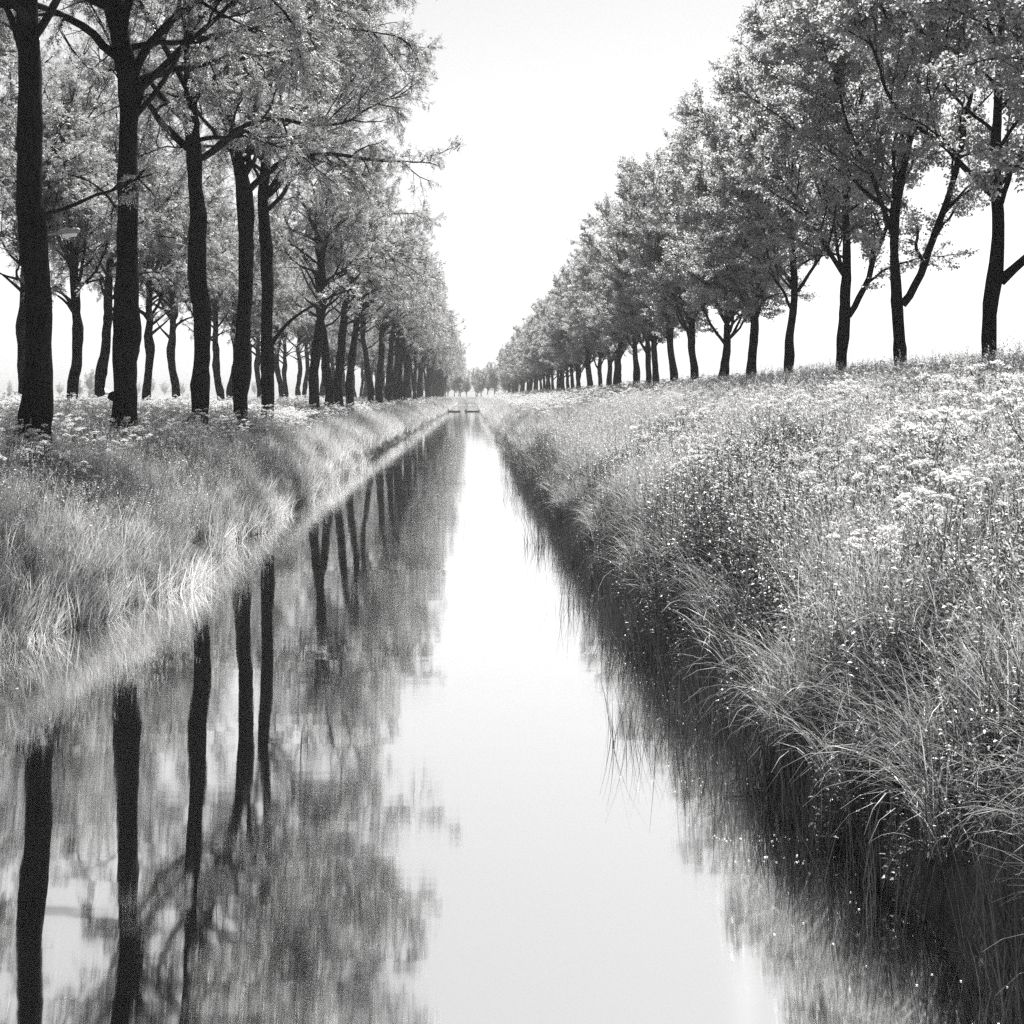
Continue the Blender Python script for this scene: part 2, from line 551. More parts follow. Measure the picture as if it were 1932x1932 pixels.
    # leaves
    if kind == 'ash':
        per = int(17 * hi)
        tw = np.repeat(np.arange(nt_), per)
        K = len(tw)
        t = r.uniform(.15, 1.05, K)[:, None]
        base = A[tw] * (1 - t) + B[tw] * t + r.normal(0, .05, (K, 3))
        dr = norm(D[tw] * .6 + r.normal(0, .6, (K, 3)) + np.array([.05, 0, -.18]))
        nr = norm(r.normal(0, .45, (K, 3)) + np.array([0, 0, 1.0]))
        ctone = r.uniform(.75, 1.25, nt_)[tw]
        RL = r.uniform(.13, .22, K)
        sd_ = norm(np.cross(dr, nr))
        for j, (u, sg) in enumerate(((.25, 1), (.25, -1), (.5, 1), (.5, -1), (.78, 1), (.78, -1), (1.0, 0))):
            bs = base + dr * (RL * u)[:, None] - np.array([0, 0, 1]) * (RL * u * u * .25)[:, None]
            dd = norm(dr * (.6 if sg else 1) + sd_ * sg * .9 + r.normal(0, .15, (K, 3)) - np.array([0, 0, .1]))
            leaves_mesh(leaf, bs, dd, nr, r.uniform(.06, .1, K), r.uniform(.026, .04, K), 0, ctone * r.uniform(.8, 1.2, K))
    else:
        per = int(70 * hi)
        tw = np.repeat(np.arange(nt_), per)
        K = len(tw)
        t = r.uniform(.0, 1.1, K)[:, None]
        base = A[tw] * (1 - t) + B[tw] * t + r.normal(0, .095, (K, 3)) * np.array([1, 1, .5])
        dr = norm(D[tw] * .4 + r.normal(0, .7, (K, 3)) + np.array([0, 0, -.25]))
        nr = norm(r.normal(0, .5, (K, 3)) + np.array([0, 0, 1.0]))
        ctone = r.uniform(.75, 1.25, nt_)[tw]
        leaves_mesh(leaf, base, dr, nr, r.uniform(.075, .135, K), r.uniform(.06, .1, K), 0, ctone * r.uniform(.8, 1.2, K))
    bark = M_bark_ash if kind == 'ash' else M_bark_elm
    lm = M_leaf_ash if kind == 'ash' else M_leaf_elm
    print(name, 'twigs', nt_, 'leaves', leaf.n // 4)
    return wood.mesh(name + "_trunk", [bark], True), leaf.mesh(name + "_crown", [lm]), leaf.n // 4


def env_ash(cx=1.2, cz=12.0, rx=6.7, ry=5.4, rz=7.2, zc=8.8, zd=3.2):
    def f(p):
        if p[2] < zc - zd * min(1.3, ((p[0] / 6.0) ** 2 + (p[1] / 5.5) ** 2)):
            return 2.0
        return ((p[0] - cx) / rx) ** 2 + (p[1] / ry) ** 2 + ((p[2] - cz) / (rz if p[2] > cz else rz * 1.15)) ** 2
    return f


def env_elm(cz=8.0, rx=5.0, ry=6.1, ru=8.4, rd=4.6):
    def f(p):
        k = rx
        return (p[0] / rx) ** 2 + (p[1] / ry) ** 2 + ((p[2] - cz) / (ru if p[2] > cz else rd)) ** 2
    return f


def trace(rows, d, base):
    """picture measurements (x, y, width in 1932ths) at distance d -> local points and radii of a bole or limb"""
    pts, rad = [], []
    for x, y, w in rows:
        pts.append(((x - VPX) / F * d - base[0], 0.0, EYE + (VPY - y) / F * d - base[2]))
        rad.append(w / F * d / 2)
    return np.array(pts), np.array(rad)


def depth_limb(pts, dy):
    pts = pts.copy()
    pts[:, 1] += np.linspace(0, dy, len(pts))
    return pts


TREES = []


def put_tree(name, data, loc, rz, label, cat, group, scale=1.0):
    root = link(name, None)
    root.location = loc
    root.rotation_euler = (0, 0, rz)
    root.scale = (scale, scale, scale)
    tag(root, label, cat, group)
    link("trunk", data[0], root)
    link("crown", data[1], root)
    return root


XL, XR, XL2 = -8.45, 12.7, -20.6

# --- waterside ash trees traced one by one
def traced_tree(kind, name, seed, d, x0, bole, limbs, n_limb, burrs, up_to, lean, label, group, leaders=0, hi=1.0):
    X = (x0 - VPX) / F * d
    zg = float(ground_z(X, d))
    base = (X, d, zg)
    P, R = trace(bole, d, base)
    P = np.concatenate([[[P[0][0], 0, -.3]], P]); R = np.concatenate([[R[0] * 1.08], R])
    if up_to > P[-1][2]:
        k = 4
        top = P[-1] + np.stack([np.linspace(0, lean, k + 1)[1:], np.zeros(k), np.linspace(0, up_to - P[-1][2], k + 1)[1:]], 1)
        P = np.concatenate([P, top]); R = np.concatenate([R, np.linspace(R[-1] * .9, R[-1] * .35, k)])
    LL = []
    for rows, dy in limbs:
        lp, lr = trace(rows, d, base)
        LL.append((depth_limb(lp, dy), lr))
    if kind == 'ash':
        data = build_tree_mesh(name, seed, 'ash', P, R, LL, env_ash(zc=9.8, zd=3.2), n_limb + 8, .58, (1.0, .45), hi, burrs, leaders)
    else:
        data = build_tree_mesh(name, seed, 'elm', P, R, LL, env_elm(), n_limb + 4, .42, None, hi, burrs, leaders)
    put_tree("ash_tree" if kind == 'ash' else "elm_tree", data, base, 0, label, "tree", group)
    return data


G_ASH = "ash trees along the water's edge"
G_ELM = "leafy elms on top of the dyke"
G_BACK = "ash trees in the row behind the waterside ashes"

ash_traced = []
ash_traced.append(traced_tree('ash', 'ash_a', 11, 28.65, 69,
    [(68, 835, 60), (69, 760, 54), (72, 675, 53), (74, 550, 53), (68, 500, 49), (61, 450, 48), (55, 350, 48), (57, 225, 49), (56, 100, 47), (50, 0, 42)],
    [([(48, 110, 20), (34, 70, 16), (15, 30, 13), (-5, -10, 11)], .6), ([(70, 408, 9), (90, 400, 8), (120, 372, 7), (160, 355, 6), (200, 330, 5)], 1.6)],
    8, [(1.05, -.7, .16)], 14.5, -.6, "thickest dark ash trunk nearest the camera with a rough burr halfway up its base", G_ASH, 2))
ash_traced.append(traced_tree('ash', 'ash_b', 12, 35.9, 235,
    [(234, 830, 56), (236, 750, 48), (238, 650, 45), (240, 500, 40), (241, 400, 43), (241, 300, 38), (245, 200, 35), (247, 165, 44), (238, 125, 44), (228, 75, 40), (212, 0, 40)],
    [([(255, 135, 18), (275, 105, 17), (300, 75, 17), (350, 30, 14), (410, 0, 12)], -1.0), ([(218, 390, 6), (190, 352, 5), (160, 340, 4)], .8)],
    9, [(1.0, -.9, .1), (.25, -.75, .22), (1.6, -.95, .1)], 14.5, -.5, "tall ash with a torn stump at its foot and one strong limb reaching right", G_ASH, 2))
ash_traced.append(traced_tree('ash', 'ash_c', 13, 46.0, 378,
    [(377, 795, 32), (378, 725, 37), (381, 675, 33), (384, 610, 33), (375, 550, 38), (370, 500, 36), (374, 425, 35), (369, 350, 28), (367, 300, 34), (360, 225, 26), (360, 150, 26), (357, 50, 20), (353, 0, 15)],
    [([(352, 165, 14), (340, 145, 13), (310, 95, 12), (285, 45, 11), (258, 0, 10)], 1.2), ([(366, 118, 12), (390, 95, 11), (415, 75, 10), (500, 40, 8), (600, 28, 6)], -1.0),
     ([(380, 298, 10), (400, 283, 10), (440, 255, 9), (480, 230, 9), (525, 227, 8), (575, 240, 7)], -.8)],
    8, [(.75, -.6, .24)], 15.0, -.2, "ash with a collar-like burr near its base and a bent bole", G_ASH, 2))
ash_traced.append(traced_tree('ash', 'ash_d', 14, 53.9, 453,
    [(453, 785, 29), (455, 725, 30), (457, 650, 30), (462, 575, 30), (465, 500, 31), (464, 425, 28), (461, 350, 33), (450, 310, 25), (435, 240, 23), (415, 175, 21), (397, 120, 18), (383, 60, 16), (378, 0, 14)],
    [([(470, 358, 14), (500, 330, 12), (530, 310, 11), (575, 297, 10), (625, 292, 8), (690, 302, 6)], -1.2), ([(405, 190, 10), (385, 165, 8), (372, 130, 7)], 1.0),
     ([(464, 330, 10), (467, 250, 9), (472, 180, 8), (480, 130, 7)], .8)],
    9, [], 15.5, -.3, "ash whose upper bole leans away towards its neighbour above a wide fork", G_ASH, 2))
ash_traced.append(traced_tree('ash', 'ash_e', 15, 61.1, 505,
    [(505, 770, 26), (505, 700, 25), (503, 625, 23), (505, 520, 25), (501, 450, 25), (495, 375, 21), (502, 300, 20), (507, 235, 15), (507, 150, 12)],
    [([(500, 372, 9), (520, 345, 8), (528, 330, 7), (560, 285, 6), (600, 250, 5)], -.9), ([(510, 655, 9), (530, 620, 8), (545, 600, 6), (580, 580, 5)], .6)],
    10, [], 16.0, .2, "slim straight ash standing close beside the leaning forked ash", G_ASH, 2))

# --- generic ash trees
def generic_bole(r, r0, h, wobx=.25):
    k = 9
    z = np.linspace(-.3, h, k)
    x = np.cumsum(r.normal(0, wobx * .4, k)); x -= x[0]
    y = np.cumsum(r.normal(0, wobx * .4, k)); y -= y[0]
    return np.stack([x, y, z], 1), np.linspace(r0 * 1.08, r0 * .62, k)


ash_gen, elm_gen = [], []
for s in range(4):
    r = np.random.default_rng(100 + s)
    P, R = generic_bole(r, r.uniform(.27, .32), r.uniform(8.2, 10.5), .36)
    ash_gen.append(build_tree_mesh('ash_g%d' % s, 200 + s, 'ash', P, R, (), env_ash(), 11, .64, (1.0, .5), 1.0, (), 4))
ash_back = []
for s in range(3):
    r = np.random.default_rng(130 + s)
    P, R = generic_bole(r, r.uniform(.27, .3), r.uniform(7.2, 9.2), .3)
    ash_back.append(build_tree_mesh('ash_k%d' % s, 230 + s, 'ash', P, R, (), env_ash(0, 12.0, 6.6, 6.0, 8.6, 7.4, 1.8), 12, .6, None, 1.1, (), 6))
for s in range(4):
    r = np.random.default_rng(160 + s)
    P, R = generic_bole(r, r.uniform(.25, .3), r.uniform(4.0, 5.4), .15)
    elm_gen.append(build_tree_mesh('elm_g%d' % s, 260 + s, 'elm', P, R, (), env_elm(), 7, .68, None, 1.0, (), 7))

rt = np.random.default_rng(5)
ords = ["sixth", "seventh", "eighth", "ninth", "tenth", "eleventh", "twelfth", "thirteenth", "fourteenth", "fifteenth", "sixteenth", "seventeenth", "eighteenth"]
ds = [79.9, 87.2, 95.3, 102.4, 121, 130, 139, 147, 155, 164, 172, 180, 187]
d_ = 195.0
while d_ < 462:
    ds.append(d_); d_ += 7.8 + rt.uniform(-.4, .4)
for i, d in enumerate(ds):
    if i < 10:
        lb = "%s ash trunk from the camera in the row along the water" % ords[i]
    else:
        lb = "far ash of the waterside row whose dark trunk merges with its neighbours"
    X = XL + rt.uniform(-.3, .3)
    put_tree("ash_tree", ash_gen[int(rt.integers(0, 4))], (X, d, float(ground_z(X, d))), rt.uniform(-.5, .5), lb, "tree", G_ASH if i < 10 else "far ashes along the water", rt.uniform(.94, 1.05))

# row behind the waterside ashes
ds = [44.3, 52, 60, 67.8, 74.6, 82.7, 91.4, 104, 112, 119, 126, 134, 143]
d_ = 151.0
while d_ < 440:
    ds.append(d_); d_ += 8.0 + rt.uniform(-.5, .5)
o2 = ["", "", "", "first", "second", "third", "fourth", "fifth", "sixth", "seventh", "eighth", "ninth", "tenth"]
for i, d in enumerate(ds):
    X = XL2 + rt.uniform(-.3, .3)
    if i < 3:
        lb = ["back-row ash standing nearest the camera with only crown twigs reaching the picture", "back-row ash just behind the nearest one with only its branches in view",
              "back-row ash whose branches hang beside the thickest trunk"][i]
    elif i == 3:
        lb = "back-row ash half hidden behind the thickest trunk with the burr"
    elif i < 13:
        lb = "%s fully visible ash trunk of the row behind the waterside ashes" % o2[i - 1] if i - 1 > 2 else "back-row ash"
    else:
        lb = "far ash of the back row seen between the waterside trunks"
    put_tree("ash_tree", ash_back[int(rt.integers(0, 3))], (X, d, float(ground_z(X, d))), rt.uniform(0, 6.28), lb, "tree", G_BACK if i < 13 else "far ashes of the back row", rt.uniform(1.02, 1.15))


# --- elms on the dyke, the near ones traced
def c2(rows):
    return [(869.4 + x * .55, y * .55, w * .55) for x, y, w in rows]


traced_tree('elm', 'elm_a', 31, 36.0, 1865,
    c2([(1811, 1300, 52), (1811, 1235, 50), (1813, 1100, 52), (1820, 1000, 58), (1830, 950, 48), (1845, 850, 45), (1842, 700, 42), (1830, 560, 36), (1840, 420, 32)]),
    [(c2([(1850, 965, 40), (1890, 930, 32), (1932, 880, 30), (1990, 800, 26)]), -.5), (c2([(1825, 670, 26), (1790, 620, 24), (1750, 570, 22), (1700, 500, 18)]), .6),
     (c2([(1845, 720, 22), (1890, 650, 20), (1935, 560, 16)]), .8)],
    5, [], 11.5, .2, "nearest dyke elm whose whole trunk shows, one limb running out of the picture", G_ELM, 3)
traced_tree('elm', 'elm_b', 32, 43.4, 1700,
    c2([(1510, 1300, 44), (1510, 1260, 42), (1500, 1100, 40), (1498, 1040, 44), (1492, 1000, 34), (1486, 850, 32), (1492, 720, 30), (1510, 600, 26), (1540, 500, 24)]),
    [(c2([(1515, 1045, 30), (1545, 1000, 28), (1580, 920, 28), (1620, 770, 24), (1660, 640, 22), (1690, 510, 20)]), -.4), (c2([(1480, 800, 18), (1468, 760, 18), (1440, 650, 16), (1400, 560, 14)]), .5)],
    4, [], 11, .3, "dyke elm splitting low into a wide V of two limbs", G_ELM, 3)
traced_tree('elm', 'elm_c', 33, 50.6, 1585,
    c2([(1303, 1320, 42), (1303, 1285, 40), (1309, 1180, 38), (1316, 1090, 40), (1320, 1000, 32), (1325, 900, 30), (1320, 740, 28)]),
    [(c2([(1330, 1085, 22), (1355, 1050, 22), (1390, 970, 20), (1415, 850, 18), (1450, 780, 14)]), -.5), (c2([(1315, 945, 18), (1300, 920, 18), (1240, 840, 16), (1180, 740, 14), (1050, 590, 10)]), -.6)],
    4, [], 10, .2, "dyke elm with a long straight limb slanting up over its neighbour", G_ELM, 4)
traced_tree('elm', 'elm_d', 34, 58.9, 1487,
    c2([(1121, 1320, 34), (1123, 1280, 31), (1128, 1150, 30), (1142, 1060, 28), (1145, 1000, 26), (1142, 900, 24), (1130, 800, 20)]),
    [(c2([(1145, 990, 14), (1130, 950, 14), (1080, 880, 10)]), .5), (c2([(1155, 1000, 14), (1180, 960, 12), (1230, 880, 10)]), -.4)],
    4, [], 9, 0, "slightly leaning dyke elm with a pale flower head across its foot", G_ELM, 4)

ds = [28.4, 66.8, 74.8, 81.4, 89.7, 101, 106, 114.7, 121.5, 129]
o3 = ["", "fifth", "sixth", "seventh", "eighth", "ninth", "tenth", "eleventh", "twelfth", "thirteenth"]
d_ = 137.0
while d_ < 500:
    ds.append(d_); d_ += 7.7 + rt.uniform(-.5, .5)
for i, d in enumerate(ds):
    X = XR + rt.uniform(-.3, .3)
    if i == 0:
        lb = "dyke elm beside the camera with only dark crown branches in the top corner"
    elif i < 10:
        lb = "%s elm trunk from the camera along the dyke" % o3[i]
    else:
        lb = "far pale elm of the dyke row melting into the haze"
    put_tree("elm_tree", elm_gen[(i * 3 + int(rt.integers(0, 2))) % 4], (X, d, float(ground_z(X, d))), rt.uniform(0, 6.28), lb, "tree", G_ELM if i < 10 else "far elms on the dyke", rt.uniform(.95, 1.05))
# trees that close the view beyond the end of the canal
for i in range(26):
    t = i / 25
    X = 16 - 42 * t + rt.uniform(-1, 1); d = 500 + 70 * t + rt.uniform(-14, 14)
    put_tree("elm_tree", elm_gen[i % 4], (X, d, float(ground_z(X, d)) - .5), rt.uniform(0, 6.28), "hazy tree closing the view past the end of the canal", "tree", "trees beyond the canal end", rt.uniform(.62, .85))
# trees out in the fields
fld = [(18, 1150, .85), (55, 1200, .75), (112, 1000, .7), (152, 720, .72), (172, 735, .95), (285, 1150, 1.0), (310, 1200, .9), (345, 1200, .9), (365, 1180, .8), (-5, 1250, .8), (-30, 1200, .9), (330, 1250, .95), (75, 1180, .7), (225, 1200, .8), (260, 1180, .85), (415, 1200, .9), (440, 1220, .8), (480, 1190, .85)]
for i, (px, d, sc) in enumerate(fld):
    X = (px - VPX) / F * d
    near = i in (3, 4)
    lb = ("rounded hazy tree beside the white roof in the field", "taller hazy tree just by the white roof in the field")[i - 3] if near else "pale hazy tree on the far edge of the field"
    put_tree("field_tree", elm_gen[i % 4], (X, d, float(ground_z(X, d)) - 1.6 * sc), rt.uniform(0, 6.28), lb, "tree", None if near else "far field trees", sc)

# ------------------------------------------------------------------ street lamp on the road between the two ash rows
def box(bag, c, s, m=0):
    x, y, z = c; a, b, h = s[0] / 2, s[1] / 2, s[2] / 2
    v = [(x + i * a, y + j * b, z + k * h) for k in (-1, 1) for j in (-1, 1) for i in (-1, 1)]
    bag.add(v, [(0, 2, 3, 1), (4, 5, 7, 6), (0, 1, 5, 4), (2, 6, 7, 3), (0, 4, 6, 2), (1, 3, 7, 5)], m)


dl = 41.0
lx = (62 - VPX) / F * dl
lz0 = float(ground_z(lx, dl))
lamp = link("street_lamp", None); lamp.location = (lx, dl, lz0)
tag(lamp, "street lamp reaching out from behind the thickest trunk with a pale long cover", "street lamp")
hz = EYE + (VPY - 445) / F * dl - lz0
b = Bag(); tube(b, [(0, 0, -.3), (0, 0, hz * .5), (0, 0, hz - .1), (.05, 0, hz)], [.07, .06, .05, .04], 10)
link("post", b.mesh("lamp_post", [M_metal], True), lamp)
b = Bag(); tube(b, [(0, 0, hz - .02), (.4, 0, hz + .02), (.75, 0, hz + .08)], [.035, .03, .03], 8)
link("arm", b.mesh("lamp_arm", [M_metal], True), lamp)
b = Bag()
tube(b, [(.66, 0, hz + .07), (.72, 0, hz + .08), (1.0, 0, hz + .12), (1.27, 0, hz + .15), (1.33, 0, hz + .15)], [.02, .07, .085, .08, .03], 10)
hd = link("lamp_head", b.mesh("lamp_head", [M_metal], True), lamp)
b = Bag(); tube(b, [(.82, 0, hz + .0), (.86, 0, hz + .01), (1.2, 0, hz + .05), (1.24, 0, hz + .06)], [.02, .065, .065, .02], 10)
link("cover", b.mesh("lamp_cover", [M_white], True), hd)

# farm shed with a pale roof out in the field
ds_ = 690.0
sxp = (188 - VPX) / F * ds_
sz = float(ground_z(sxp, ds_))
shed = link("farm_shed", None); shed.location = (sxp, ds_, sz); shed.scale = (1.9, 1.9, 1.9)
tag(shed, "small farm shed with a white pitched roof out in the hazy field", "shed")
b = Bag(); box(b, (0, 0, .6), (3.6, 8, 1.4)); link("wall", b.mesh("shed_wall", [M_wall]), shed)
b = Bag()
for sgn in (-1, 1):
    v = [(sgn * 2.1, -4.2, 1.25), (sgn * 2.1, 4.2, 1.25), (0, 4.2, 2.5), (0, -4.2, 2.5)]
    v2 = [(x, y, z + .12) for x, y, z in v]
    b.add(v + v2, [(0, 1, 2, 3), (4, 7, 6, 5), (0, 4, 5, 1), (1, 5, 6, 2), (2, 6, 7, 3), (3, 7, 4, 0)])
rf = link("roof", b.mesh("shed_roof", [M_roof]), shed)
b = Bag(); box(b, (-.4, -4.03, .55), (.9, .05, 1.2)); link("door", b.mesh("shed_door", [M_metal]), shed)

# floating booms with the gap between them, and the bird on one
db = 285.0
for x0, x1, lb in ((-4.3, -2.0, "dark floating boom at the ash side of the far canal gap"), (-1.15, 1.6, "dark floating boom at the dyke side with a bird on it")):
    o = link("floating_boom", None); o.location = (x0, db, 0); tag(o, lb, "boom", "booms across the far water")
    b = Bag(); tube(b, [(0, 0, .06), (.1, 0, .1), (x1 - x0 - .1, 0, .1), (x1 - x0, 0, .06)], [.05, .16, .16, .05], 10, 0)
    link("beam", b.mesh("boom_beam", [M_wood], True), o)
    px = 0 if x0 < -2 else x1 - x0
    b = Bag(); tube(b, [(px, .1, -.6), (px, .1, .3), (px, .1, .62)], [.09, .09, .08], 8)
    link("post", b.mesh("boom_post", [M_wood], True), o)
b = Bag()
tube(b, [(-.24, 0, .08), (-.2, 0, .1), (-.08, 0, .12), (.06, 0, .13), (.16, 0, .16), (.2, 0, .24), (.22, 0, .31), (.26, 0, .34), (.31, 0, .33), (.36, 0, .315)],
     [.01, .05, .1, .11, .07, .045, .045, .05, .03, .008], 10)
bird = link("water_bird", b.mesh("water_bird", [M_feather], True)); bird.location = (-.95, db, .24)
tag(bird, "small dark water bird resting on the end of the boom", "bird")

# ------------------------------------------------------------------ plants of the banks
def blades(bag, r, n, rad, hmin, hmax, lean, curv, w, m=0, segs=4, az=None, azs=9.0, stiff=False, tone=(.75, 1.25), centre=None):
    a0 = r.uniform(0, 6.283, n); rr = rad * np.sqrt(r.uniform(0, 1, n))
    b = np.stack([np.cos(a0) * rr, np.sin(a0) * rr, np.full(n, -.04)], 1)
    if centre is not None:
        b += np.asarray(centre)
    h = r.uniform(hmin, hmax, n)
    A = r.uniform(0, 6.283, n) if az is None else r.normal(az, azs, n)
    le = np.abs(r.normal(0, lean, n)); cu = r.uniform(.3, 1.0, n) * curv
    side_a = A + math.pi / 2 + r.normal(0, .5, n)
    S = np.stack([np.cos(side_a), np.sin(side_a), np.zeros(n)], 1)
    p = b.copy(); rows = []
    ww = w * r.uniform(.7, 1.3, n)
    for k in range(segs + 1):
        t = k / segs
        wd = ww * (1 - t ** 1.6) * (.75 + .5 * min(1, t * 3) if not stiff else 1.0) * .5
        wd = np.maximum(wd, .0008)
        rows.append(p - S * wd[:, None]); rows.append(p + S * wd[:, None])
        th = le + cu * (t + .5 / segs) ** 1.5 * 1.4
        p = p + (h / segs)[:, None] * np.stack([np.cos(A) * np.sin(th), np.sin(A) * np.sin(th), np.cos(th)], 1)
    v = np.stack(rows, 1)
    bi = (np.arange(n) * 2 * (segs + 1))[:, None]
    q = np.concatenate([bi + np.array([[2 * k, 2 * k + 1, 2 * k + 3, 2 * k + 2]]) for k in range(segs)])
    tn = r.uniform(tone[0], tone[1], n)
    bag.add(v.reshape(-1, 3), q, m, np.tile(tn, segs))
    return p, A


def herb_stem(bag, r, base, h, az, lean, nleaf, ll, lw, ms, ml, droop=.3):
    top = base + np.array([math.cos(az) * math.sin(lean), math.sin(az) * math.sin(lean), math.cos(lean)]) * h
    mid = (base + top) / 2 + r.normal(0, .02, 3)
    tube(bag, [base, mid, top], [.004, .0035, .002], 3, ms)
    t = np.linspace(.2, 1.0, nleaf)[:, None] + r.normal(0, .03, (nleaf, 1))
    P = base * (1 - t) + top * t
    a = r.uniform(0, 6.283, nleaf)
    d = norm(np.stack([np.cos(a), np.sin(a), r.normal(.1, droop, nleaf)], 1))
    nr = norm(np.array([0, 0, 1.0]) + r.normal(0, .4, (nleaf, 3)))
    k = (1.25 - .75 * t[:, 0])
    leaves_mesh(bag, P, d, nr, ll * k * r.uniform(.7, 1.3, nleaf), lw * k * r.uniform(.7, 1.3, nleaf), ml, r.uniform(.7, 1.3, nleaf))


def umbel(bag, r, c, R, m=0, dens=1.0, tilt=None):
    """a flat-domed flower head: umbellets of tiny petals on short rays"""
    nu = int(13 * dens)
    k = np.arange(nu)
    rr = R * np.sqrt((k + .5) / nu); a = k * 2.39996 + r.uniform(0, 6)
    U = np.stack([np.cos(a) * rr, np.sin(a) * rr, R * .5 * (1 - (rr / R) ** 2)], 1)
    tx, ty = r.normal(0, .25, 2)
    U[:, 2] += U[:, 0] * tx + U[:, 1] * ty
    U = U * r.uniform(.85, 1.12, (nu, 1))
    nf = 9
    uu = np.repeat(U, nf, 0)
    e = r.normal(0, R * .16, (len(uu), 3)) * np.array([1, 1, .5])
    P = uu + e
    n = len(P)
    d = norm(np.stack([r.normal(0, 1, n), r.normal(0, 1, n), r.normal(0, .25, n)], 1))
    leaves_mesh(bag, P - d * .007 + c, d, norm(np.array([0, 0, 1.0]) + r.normal(0, .35, (n, 3))), np.full(n, R * .36), np.full(n, R * .32), m, r.uniform(.8, 1.1, n), .1)


SRC = []   # tuft meshes used by the grown bank plants; they live in collections that are never linked to the scene


def source(colname, meshes):
    c = bpy.data.collections.new(colname)
    for i, me in enumerate(meshes):
        c.objects.link(bpy.data.objects.new("%s_%02d" % (colname, i), me))
    return c


def scatter(name, col, nsrc, pts, rot, scl, idx, label):
    me = bpy.data.meshes.new(name)
    n = len(pts)
    me.vertices.add(n)
    me.vertices.foreach_set("co", np.asarray(pts, np.float32).ravel())
    for nm, tp, arr, key in (("rot", 'FLOAT_VECTOR', rot, "vector"), ("scl", 'FLOAT', scl, "value"), ("idx", 'INT', idx, "value")):
        a = me.attributes.new(nm, tp, 'POINT')
        a.data.foreach_set(key, np.asarray(arr, np.int32 if tp == 'INT' else np.float32).ravel())
    o = link(name, me)
    tag(o, label, None, None, "stuff")
    ng = bpy.data.node_groups.new(name + "_nodes", 'GeometryNodeTree')
    ng.interface.new_socket("Geometry", in_out='INPUT', socket_type='NodeSocketGeometry')
    ng.interface.new_socket("Geometry", in_out='OUTPUT', socket_type='NodeSocketGeometry')
    gin = ng.nodes.new("NodeGroupInput"); gout = ng.nodes.new("NodeGroupOutput")
    iop = ng.nodes.new("GeometryNodeInstanceOnPoints")
    ci = ng.nodes.new("GeometryNodeCollectionInfo")
    ci.inputs["Collection"].default_value = col
    ci.inputs["Separate Children"].default_value = True
    ci.inputs["Reset Children"].default_value = True
    iop.inputs["Pick Instance"].default_value = True

    def attr(nm, tp):
        a = ng.nodes.new("GeometryNodeInputNamedAttribute"); a.data_type = tp
        a.inputs["Name"].default_value = nm
        return [s for s in a.outputs if s.enabled and s.name == "Attribute"][0]
    e2r = ng.nodes.new("FunctionNodeEulerToRotation")
    lk = ng.links.new
    lk(gin.outputs[0], iop.inputs["Points"]); lk(ci.outputs[0], iop.inputs["Instance"])
    lk(attr("idx", 'INT'), iop.inputs["Instance Index"])
    lk(attr("rot", 'FLOAT_VECTOR'), e2r.inputs[0]); lk(e2r.outputs[0], iop.inputs["Rotation"])
    lk(attr("scl", 'FLOAT'), iop.inputs["Scale"])
    lk(iop.outputs[0], gout.inputs[0])
    md = o.modifiers.new("grow", 'NODES'); md.node_group = ng
    return o


def strip_points(r, side, off0, off1, y0, y1, dens, fall=None):
    """points at off0..off1 metres from the waterline of one side"""
    area = (off1 - off0) * (y1 - y0)
    n = int(area * dens)
    y = r.uniform(y0, y1, n); o = r.uniform(off0, off1, n)
    x = edge_right(y) + o if side > 0 else edge_left(y) - o
    return np.stack([x, y, ground_z(x, y)], 1)


def patchy(p, s, seed):
    return .5 + .5 * wob(p[:, 0] + seed * 3.1, p[:, 1] * 1.0 + seed * 7.7, s)


# --- grass tufts
r = np.random.default_rng(21)
NEAR_G, FAR_G = [], []
for k in range(5):
    b = Bag()
    blades(b, r, 105, .28, .3, .85, .24, .9, .0052, 0, 4)
    tp, A = blades(b, r, 10, .22, .75, 1.05, .12, .45, .0035, 0, 4, tone=(.9, 1.3))
    n = len(tp)      # seed heads
    for j in range(6):
        dd = norm(r.normal(0, .35, (n, 3)) + np.stack([np.cos(A) * .5, np.sin(A) * .5, np.full(n, .6)], 1))
        leaves_mesh(b, tp + r.normal(0, .012, (n, 3)) - np.array([0, 0, .02 * j]), dd, norm(r.normal(0, 1, (n, 3))), np.full(n, .035), np.full(n, .01), 0, r.uniform(1, 1.4, n))
    NEAR_G.append(b.mesh("grass_near", [M_grass]))
for k in range(4):
    b = Bag()
    blades(b, r, 45, .55, .4, .95, .28, .9, .016, 0, 3)
    blades(b, r, 14, .5, .8, 1.1, .15, .5, .01, 0, 3, tone=(.95, 1.4))
    FAR_G.append(b.mesh("grass_far", [M_grass]))
# sedge: long arching blades
SEDGE = []
for k in range(4):
    b = Bag()
    blades(b, r, 70, .16, .6, 1.15, .35, 1.7, .009, 0, 6, tone=(.7, 1.3))
    SEDGE.append(b.mesh("sedge", [M_sedge]))
# leafy herbs
HERB = []
for k in range(5):
    b = Bag()
    for j in range(11):
        a = r.uniform(0, 6.28); q_ = .28 * math.sqrt(r.random())
        herb_stem(b, r, np.array([math.cos(a) * q_, math.sin(a) * q_, -.03]), r.uniform(.35, .85), r.uniform(0, 6.28), abs(r.normal(0, .15)), 24, .065, .03, 0, 1)
    HERB.append(b.mesh("herb", [M_stalk, M_herb]))
for k in range(2):   # tall dark dock spikes
    b = Bag()
    for j in range(3):
        a = r.uniform(0, 6.28)
        herb_stem(b, r, np.array([math.cos(a) * .12, math.sin(a) * .12, -.03]), r.uniform(.8, 1.15), r.uniform(0, 6.28), abs(r.normal(0, .12)), 60, .04, .02, 0, 0, .8)
    HERB.append(b.mesh("dock", [M_reed, M_herb]))
